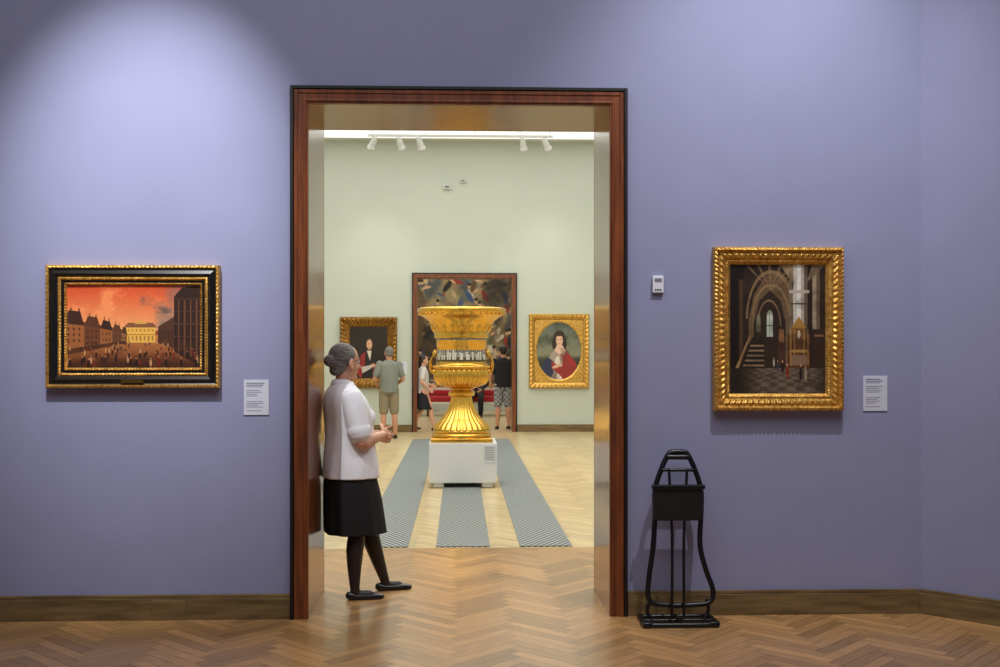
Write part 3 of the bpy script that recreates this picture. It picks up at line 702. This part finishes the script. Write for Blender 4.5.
# ------------------------------------------------------------ people
def skin(name, c): return mat(name, c, .5, noise=.12, nscale=14)
SK1 = skin('skin_fair', (222, 168, 140)); SK2 = skin('skin_tan', (206, 150, 118))
EW = mat('eye_white', (230, 226, 220), .3); EI = mat('eye_iris', (40, 30, 26), .2)
def cloth(n, c, **k): return mat(n, c, .85, noise=.15, nscale=20, bump=.15, bscale=45, **k)
def add_head(bm, C, R, s=1.0):
    C = Vector(C)
    def P(x, y, z): return C + R @ Vector((x * s, y * s, z * s))
    def E(x, y, z, a, b, c_): add_ell(bm, P(x, y, z), (a * s, b * s, c_ * s), R)
    E(-.006, 0, .035, .096, .076, .085); E(.018, 0, -.012, .070, .062, .09); E(.03, 0, -.065, .052, .05, .042); E(.07, 0, -.097, .02, .022, .017)
    E(.076, 0, .026, .018, .045, .012)
    for y in (-1, 1):
        E(.062, y * .034, -.028, .024, .022, .024); E(0, y * .078, -.004, .02, .009, .032); E(.004, y * .08, -.03, .012, .008, .012)
        E(.098, y * .012, -.03, .009, .008, .007)
    add_tube(bm, [P(.084, 0, .014), P(.097, 0, -.008), P(.109, 0, -.027)], [.008 * s, .010 * s, .013 * s], n=10)
    E(.086, 0, -.055, .010, .022, .006); E(.084, 0, -.066, .010, .02, .007)
def head_bits(parent, C, R, s=1.0):
    C = Vector(C)
    for nm, m, x, r_ in (('eye_whites', EW, .078, .0125), ('irises', EI, .0865, .006)):
        bm = bmesh.new()
        for y in (-1, 1): add_ell(bm, C + R @ Vector((x * s, y * .031 * s, .008 * s)), (r_ * s,) * 3, seg=12)
        bmobj(nm, bm, m, parent, True)
def add_hand(bm, W, D, N, T, curl=.5, s=1.0, fr=.0085):
    """W wrist, D finger direction, N palm normal (curl toward), T thumb side"""
    W, D, N, T = Vector(W), Vector(D).normalized(), Vector(N).normalized(), Vector(T).normalized()
    N = (N - D * N.dot(D)).normalized(); T = (T - D * T.dot(D) - N * T.dot(N)).normalized()
    add_tube(bm, [W - D * .015 * s, W + D * .03 * s, W + D * .07 * s, W + D * .085 * s], [(.026 * s, .018 * s), (.036 * s, .016 * s), (.042 * s, .014 * s), (.04 * s, .012 * s)], hint=T, n=16)
    for k, (off, ln) in enumerate(((.031, .072), (.0105, .08), (-.0105, .075), (-.031, .058))):
        p = W + D * .08 * s + T * off * s; d = D.copy(); pts = [p - D * .02 * s, p]
        ang = 0
        for seg, fr_ in enumerate((.42, .32, .26)):
            ang += curl * (.7 if seg == 0 else 1.0); d = D * math.cos(ang) + N * math.sin(ang); p = p + d * ln * fr_ * s; pts.append(p)
        add_tube(bm, pts, [fr * s, fr * s, fr * .96 * s, fr * .88 * s, fr * .75 * s], n=10, k=3)
    p = W + D * .02 * s + T * .028 * s
    add_tube(bm, [p, p + (D * .5 + T * .6 + N * .2) * .035 * s, p + (D * .9 + T * .75 + N * .4) * .055 * s, p + (D * 1.25 + T * .7 + N * .6) * .068 * s], [.014 * s, .012 * s, .0095 * s, .008 * s], n=10, k=3)
def add_shoe(bm, A, yaw, s=1.0, flat=False):
    """A ankle ground point"""
    A = Vector(A); Rz = Matrix.Rotation(yaw, 3, 'Z')
    def P(x, y, z): return A + Rz @ Vector((x * s, y * s, z * s))
    if flat:   # low-cut court shoe
        add_tube(bm, [P(-.045, 0, .03), P(0, 0, .024), P(.06, 0, .022), P(.12, 0, .022), P(.175, 0, .016)], [(.03 * s, .028 * s), (.034 * s, .022 * s), (.037 * s, .02 * s), (.041 * s, .02 * s), (.028 * s, .014 * s)], hint=Rz @ Vector((0, 1, 0)), n=18)
    else:
        add_tube(bm, [P(-.045, 0, .036), P(0, 0, .036), P(.06, 0, .034), P(.12, 0, .028), P(.165, 0, .022)], [(.03 * s, .034 * s), (.034 * s, .036 * s), (.038 * s, .034 * s), (.043 * s, .027 * s), (.034 * s, .021 * s)], hint=Rz @ Vector((0, 1, 0)), n=18)
    add_tube(bm, [P(-.045, 0, .008), P(.03, 0, .008), (P(.12, 0, .008)), P(.17, 0, .008)], [(.033 * s, .009 * s), (.034 * s, .009 * s), (.044 * s, .009 * s), (.034 * s, .009 * s)], hint=Rz @ Vector((0, 1, 0)), n=18)

def person(name, loc, yaw, H, J, out, vox=.008, look=0, tilt=0):
    s = H / 1.72; e = empty(name, loc, yaw); g = dict(dz=0, lean=0); g.update(J); dz = g['dz']
    R = Euler((0, tilt, look)).to_matrix(); HCn = (.015 + g['lean'], 0, 1.60 + dz)
    bm = bmesh.new(); add_head(bm, HCn, R)
    add_tube(bm, [(-.01, 0, 1.40 + dz), (g['lean'] * .6 - .005, 0, 1.47 + dz), (g['lean'] - .005, 0, 1.54 + dz)], [.06, .054, .054])
    add_loft(bm, [(0, 0, .9 + dz, .10, .15), (0, 0, 1.05 + dz, .095, .135), (0, 0, 1.25 + dz, .105, .155), (0, 0, 1.38 + dz, .09, .16), (0, 0, 1.43 + dz, .06, .1)], n=24)
    W = out.get('w', 1.0)
    for k, sg in (('R', -1), ('L', 1)):
        sh = (0, sg * .175 * W, 1.405 + dz); el = g['el' + k]; wr = g['wr' + k]
        add_tube(bm, [sh, tuple((a + b) / 2 for a, b in zip(sh, el)), el, tuple(b + (w - b) * .35 for b, w in zip(el, wr)), wr], [.052, .047, .04, .04, .026])
        d = Vector(wr) - Vector(el); add_hand(bm, wr, d, g.get('pn' + k, (0, -sg, 0)), g.get('th' + k, (1, 0, .3)), curl=.35, fr=.010)
        hp, kn, an = (0, sg * .088, .92 + dz), g['kn' + k], g['an' + k]
        mid = tuple(a + (b - a) * .35 for a, b in zip(kn, an))
        back = (mid[0] - .015, mid[1], mid[2])
        add_tube(bm, [hp, tuple((a + b) / 2 for a, b in zip(hp, kn)), kn, back, an, (an[0] + .02, an[1], max(an[2] - .04, .035))], [.088, .076, .055, .056, .035, .032])
    blob('body', bm, vox, [out['skin'], out.get('legs', out['skin'])], e, 2, s, matfn=(lambda p, h=.75 * s: 1 if p.z < h else 0) if 'legs' in out else None)
    head_bits(e, [x * s for x in HCn], R, s)
    bm = bmesh.new(); C = Vector(HCn)
    hs = out.get('hair_style', 'short')
    add_ell(bm, C + R @ Vector((-.02, 0, .042)), (.094, .083, .089), R); add_ell(bm, C + R @ Vector((-.05, 0, .0)), (.06, .07, .07), R)
    if hs == 'long':
        add_tube(bm, [C + R @ Vector((-.06, 0, .03)), C + R @ Vector((-.085, 0, -.06)), C + R @ Vector((-.09, 0, -.15))], [(.07, .05), (.08, .04), (.06, .025)])
    blob('hair', bm, .008, out['hair'], e, 2, s)
    bm = bmesh.new(); bl = out.get('belly', 0)
    fold = lambda t, f: 1 + .02 * math.sin(5 * t + 3 * f) * (1 - f)
    add_loft(bm, [(bl * .5, 0, g.get('hem', .86) + dz, .135 + bl, .18 * W), (bl * .5, 0, 1.0 + dz, .13 + bl, .172 * W), (bl * .3, 0, 1.15 + dz, .13 + bl * .7, .178 * W), (0, 0, 1.3 + dz, .125, .19 * W), (-.01, 0, 1.39 + dz, .105, .175 * W), (-.005, 0, 1.45 + dz, .075, .105 * W), (0, 0, 1.475 + dz, .062, .068)], mod=fold)
    for k, sg in (('R', -1), ('L', 1)):
        sh = Vector((0, sg * .175 * W, 1.40 + dz)); el = Vector(g['el' + k]); f = out.get('sleeve', .75)
        if f <= 1: pts = [sh, sh.lerp(el, f * .5), sh.lerp(el, f)]; rd = [.066, .066, .062]
        else: wr = Vector(g['wr' + k]); pts = [sh, sh.lerp(el, .5), el, el.lerp(wr, .9)]; rd = [.066, .06, .054, .04]
        add_tube(bm, pts, rd)
    blob('shirt', bm, .008, out['shirt'], e, 2, s)
    bm = bmesh.new()
    if out['lower'] == 'skirt':
        add_loft(bm, [(0.02, 0, .5 + dz, .2, .2), (.01, 0, .7 + dz, .165, .19), (0, 0, .86 + dz, .13, .17), (0, 0, .95 + dz, .11, .15)], mod=lambda t, f: 1 + .05 * math.sin(9 * t) * (1 - f))
    else:
        add_loft(bm, [(0, 0, .82 + dz, .115, .165), (0, 0, .9 + dz, .125, .175), (0, 0, .98 + dz, .12, .165)])
        for k, sg in (('R', -1), ('L', 1)):
            hp = Vector((0, sg * .085, .9 + dz)); kn = Vector(g['kn' + k]); an = Vector(g['an' + k])
            if out['lower'] == 'shorts': add_tube(bm, [hp, hp.lerp(kn, .5), hp.lerp(kn, .97)], [.105, .098, .088])
            else: add_tube(bm, [hp, hp.lerp(kn, .5), kn, kn.lerp(an, .5), kn.lerp(an, .95)], [.1, .09, .075, .07, .06])
    blob(out['lower'], bm, .008, out['lowmat'], e, 2, s)
    bm = bmesh.new()
    for k in 'RL': add_shoe(bm, (g['an' + k][0], g['an' + k][1], max(g['an' + k][2] - .08, 0)), g.get('ty', 0))
    blob('shoes', bm, .006, out['shoe'], e, 2, s)
    return e

hair_grey = mat('grey_hair', (150, 146, 144), .6, noise=.6, nscale=30, stretch=(1, 1, 4), bump=.5, bscale=80, dark=(78, 74, 74))
hair_dk = mat('dark_hair', (40, 28, 22), .5, noise=.4, nscale=30, bump=.4, bscale=70)
plaid = cloth('plaid_cotton', (150, 150, 150)); nt = plaid.node_tree
ck = nt.nodes.new('ShaderNodeTexChecker'); ck.inputs['Scale'].default_value = 22; ck.inputs['Color1'].default_value = (.38, .38, .38, 1); ck.inputs['Color2'].default_value = (.12, .12, .14, 1)
tcn = [x for x in nt.nodes if x.type == 'TEX_COORD'][0]; nt.links.new(tcn.outputs['Object'], ck.inputs[0]); nt.links.new(ck.outputs[0], nt.nodes['Principled BSDF'].inputs['Base Color'])
stand = dict(knR=(.01, -.1, .5), knL=(.01, .1, .5), anR=(-.02, -.12, .08), anL=(-.02, .12, .08))
person('visitor_in_khaki_shorts', (SX(389, 20.3), 20.3, 0), math.radians(100), 1.68,
       dict(stand, elR=(.0, -.26, 1.12), elL=(-.02, .27, 1.12), wrR=(.16, -.18, 1.02), wrL=(.13, .2, .98)),
       dict(skin=SK2, hair=hair_grey, shirt=cloth('grey_tshirt', (134, 138, 130)), lower='shorts', lowmat=cloth('khaki_cotton', (150, 138, 112)), shoe=cloth('brown_shoes', (60, 46, 36)), belly=.02), look=.1)
person('visitor_in_plaid_shorts', (SX(503, 22.75), 22.75, 0), math.radians(95), 1.72,
       dict(stand, elR=(.02, -.25, 1.12), elL=(-.02, .26, 1.12), wrR=(.18, -.14, 1.1), wrL=(.1, .25, .9)),
       dict(skin=SK2, hair=hair_dk, shirt=cloth('black_tshirt', (28, 28, 34)), lower='shorts', lowmat=plaid, shoe=cloth('dark_shoes', (36, 32, 32))), look=.2)
person('visitor_in_black_skirt', (SX(423, 22.05), 22.05, 0), math.radians(10), 1.52,
       dict(knR=(.16, -.08, .52), anR=(.25, -.08, .10), knL=(-.02, .08, .5), anL=(-.22, .08, .12), elR=(-.06, -.24, 1.14), wrR=(.1, -.22, .98), elL=(.04, .24, 1.14), wrL=(.2, .2, 1.05)),
       dict(skin=SK1, hair=hair_dk, hair_style='long', shirt=cloth('white_top', (215, 208, 205)), lower='skirt', lowmat=cloth('black_skirt_cloth', (24, 24, 30)), shoe=cloth('red_black_shoes', (60, 26, 26)), w=.88))
person('seated_visitor', (SX(477, 27.25), 27.25, 0), math.radians(-95), 1.7,
       dict(dz=-.30, knR=(.42, -.12, .5), knL=(.42, .12, .5), anR=(.44, -.12, .08), anL=(.40, .12, .08), elR=(.05, -.25, .82), elL=(.05, .25, .82), wrR=(.28, -.12, .68), wrL=(.28, .12, .68)),
       dict(skin=SK1, hair=hair_dk, shirt=cloth('dark_jacket', (34, 34, 40)), sleeve=1.5, lower='trousers', lowmat=cloth('dark_trousers', (30, 30, 36)), shoe=cloth('black_leather', (20, 18, 18))))

# --- the gallery attendant leaning in the doorway
def attendant():
    Yw = 7.06
    e = empty('gallery_attendant', (SX(350.5, Yw), Yw, 0), math.radians(24))
    blouse = mat('white_blouse_cloth', (246, 248, 253), .8, bump=.8, bscale=10); skirt = cloth('black_skirt_wool', (17, 16, 19)); stock = mat('black_stockings', (34, 24, 26), .5); shoe = mat('black_shoe_leather', (16, 14, 15), .3)
    R = Euler((0, .0, .25)).to_matrix(); HCn = (-.035, 0, 1.495)
    bm = bmesh.new(); add_head(bm, HCn, R, .98)
    add_tube(bm, [(-.06, 0, 1.28), (-.055, 0, 1.36), (-.042, 0, 1.42)], [.06, .05, .05])
    add_loft(bm, [(0, 0, .8, .12, .16), (0, 0, .95, .11, .15), (-.02, 0, 1.15, .105, .15), (-.04, 0, 1.28, .08, .14), (-.05, 0, 1.33, .05, .08)], n=24)
    arms = {}
    for k, sg in (('R', -1), ('L', 1)):
        sh = Vector((-.045, sg * .165, 1.285)); el = Vector((-.0, sg * .215, 1.0)); wr = Vector((.205, sg * .05, 1.03)); arms[k] = (sh, el, wr)
        add_tube(bm, [sh, sh.lerp(el, .5), el, el.lerp(wr, .35), wr], [.05, .048, .042, .041, .025])
    add_hand(bm, arms['R'][2], (.62, .70, .08), (-.75, .5, -.3), (.2, -.1, 1), curl=.6, s=.92, fr=.0085)
    add_hand(bm, arms['L'][2] + Vector((.0, 0, -.02)), (.66, -.72, -.05), (-.75, -.5, .35), (.2, .1, 1), curl=.68, s=.92, fr=.0085)
    legs = {'R': [(-.0, -.085, .82), (.01, -.09, .62), (.015, -.095, .45), (-.005, -.1, .31), (-.005, -.1, .085), (.01, -.1, .035), (.09, -.115, .028)],
            'L': [(.02, .085, .82), (.09, .085, .62), (.145, .085, .45), (.18, .083, .31), (.255, .08, .085), (.275, .08, .035), (.355, .07, .028)]}
    for k in 'RL': add_tube(bm, legs[k], [.085, .07, .054, .055, .032, .03, .026])
    blob('body', bm, .0045, [SK1, stock], e, 2, matfn=lambda p: 1 if p.z < .7 else 0)
    head_bits(e, HCn, R, .98)
    bm = bmesh.new(); C = Vector(HCn); h = lambda x, y, z: C + R @ Vector((x, y, z))
    add_ell(bm, h(-.022, 0, .042), (.093, .083, .086), R); add_ell(bm, h(-.052, 0, .0), (.062, .07, .072), R); add_ell(bm, h(-.03, 0, .02), (.075, .083, .05), R)
    add_ell(bm, h(-.118, 0, .012), (.034, .042, .038), R); add_ell(bm, h(-.07, 0, -.05), (.038, .05, .035), R)
    blob('hair', bm, .005, hair_grey, e, 2)
    bm = bmesh.new(); add_tube(bm, [h(-.098, .035 * math.cos(t), .012 + .035 * math.sin(t)) for t in [k * math.pi / 4 for k in range(8)]], [.006] * 8, n=8, closed=True)
    bmobj('hair_band', bm, M_black, e, True)
    bm = bmesh.new()
    for y in (-.033, .033): add_tube(bm, [h(.1 - .004 * abs(math.cos(t)), y + .021 * math.cos(t), .006 + .016 * math.sin(t)) for t in [k * math.pi / 4 for k in range(8)]], [.0016] * 8, n=6, closed=True)
    for y in (-1, 1): add_tube(bm, [h(.094, y * .054, .01), h(.05, y * .076, .012), h(.0, y * .084, .01)], [.0016] * 3, n=6)
    add_tube(bm, [h(.1, -.012, .01), h(.104, 0, .013), h(.1, .012, .01)], [.0016] * 3, n=6)
    bmobj('spectacles', bm, M_black, e, True)
    bm = bmesh.new()
    def fold(t, f): return 1 + (.022 * math.sin(6 * t + 4 * f) + .016 * math.sin(11 * t - 5 * f)) * (1 - f) ** .7
    add_loft(bm, [(.0, 0, .765, .176, .2), (.0, 0, .85, .172, .198), (-.005, 0, .95, .158, .186), (-.008, 0, 1.05, .150, .18), (-.015, 0, 1.15, .148, .184), (-.034, 0, 1.24, .136, .184), (-.048, 0, 1.30, .11, .16), (-.052, 0, 1.345, .08, .105), (-.05, 0, 1.375, .06, .066)], mod=fold, n=96)
    for y in (-.065, .065): add_ell(bm, (.07, y, 1.135), (.075, .072, .08))
    for k in 'RL':
        sh, el, wr = arms[k]; add_tube(bm, [sh + Vector((0, 0, -.015)), sh.lerp(el, .3), sh.lerp(el, .55), sh.lerp(el, .74)], [.068, .072, .072, .07], n=20)
        add_tube(bm, [sh.lerp(el, .72), sh.lerp(el, .78)], [.076, .076], n=20)
    blob('blouse', bm, .006, blouse, e, 2)
    bm = bmesh.new()
    add_tube(bm, [(-.05 + .066 * math.cos(t), .07 * math.sin(t), 1.372 - .03 * max(0, math.cos(t))) for t in [k * math.pi / 6 for k in range(12)]], [(.008, .02)] * 12, hint=(1, 0, .0), n=10, closed=True)
    bmobj('collar', bm, blouse, e, True)
    bm = bmesh.new()
    add_loft(bm, [(.03, 0, .412, .192, .205), (.022, 0, .5, .188, .204), (.012, 0, .62, .18, .2), (.0, 0, .74, .165, .19), (0, 0, .82, .14, .17)], mod=lambda t, f: 1 + (.035 * math.sin(8 * t) + .015 * math.sin(13 * t + 1)) * (1 - f), n=96)
    blob('skirt', bm, .006, skirt, e, 2)
    bm = bmesh.new(); add_shoe(bm, (.005, -.1, 0), -.2, .95, True); add_shoe(bm, (.265, .08, 0), -.12, .95, True)
    blob('shoes', bm, .004, shoe, e, 2)
attendant()

# ------------------------------------------------------------ lights
def spot(name, loc, tgt, W, ang, blend=.6, col=(1, .95, .88), r=.05):
    l = bpy.data.lights.new(name, 'SPOT'); l.energy = W; l.spot_size = math.radians(ang); l.spot_blend = blend; l.color = col; l.shadow_soft_size = r
    o = link(bpy.data.objects.new(name, l)); o.location = loc; d = Vector(tgt) - Vector(loc); o.rotation_euler = d.to_track_quat('-Z', 'Y').to_euler(); return o
def area(name, loc, sx, sy, W, col=(1, 1, 1), rot=(0, 0, 0)):
    l = bpy.data.lights.new(name, 'AREA'); l.shape = 'RECTANGLE'; l.size = sx; l.size_y = sy; l.energy = W; l.color = col
    o = link(bpy.data.objects.new(name, l)); o.location = loc; o.rotation_euler = rot; return o
pl = S(150, 225, Y0); pr_ = S(780, 240, Y0)
spot('gallery_spot', (pl.x + .05, Y0 - 2.4, 5.3), pl, 950, 38, 1.0, (.96, .97, 1), .02)
spot('gallery_spot', (pr_.x, Y0 - 1.9, 5.4), pr_, 420, 66, 1.0, (.96, .96, 1), .02)
area('added_ceiling_fill', (0, 2.8, 5.7), 6, 4, 175, (.98, .98, 1))  # unseen area light added for ambient fill in the front room
area('added_ceiling_fill', (0, 10.5, 5.7), 7, 5, 175, (1, .97, .92))  # added fill for the near half of the green gallery, no visible fixture
area('added_ceiling_fill', (0, 17, 5.7), 7, 6, 165, (1, .98, .95))  # same added fill over the far half of the gallery
area('added_ceiling_fill', (0, 26, 5.7), 7, 5, 260, (1, .96, .9))  # unseen area light added to brighten the end room
for u in (368, 559):
    p = S(u, 350, Y2); spot('gallery_spot', (p.x * .8, 20.4, 5.5), p, 70, 70, 1.0)
spot('gallery_spot', (vc[0] - .8, 10.9, 5.6), (vc[0], vc[1], 1.4), 130, 40, .8, (1, .95, .85))
M_lay = mat('laylight_glass', (255, 255, 255), .5, emit=.85)
boxes('skylight_panel', [(-4.6, 4.8, 8, 21.5, CZ - .03, CZ - .001)], M_lay)
w = bpy.data.worlds.new('world'); sc.world = w; w.use_nodes = True
w.node_tree.nodes['Background'].inputs[0].default_value = (.5, .55, .65, 1); w.node_tree.nodes['Background'].inputs[1].default_value = .05
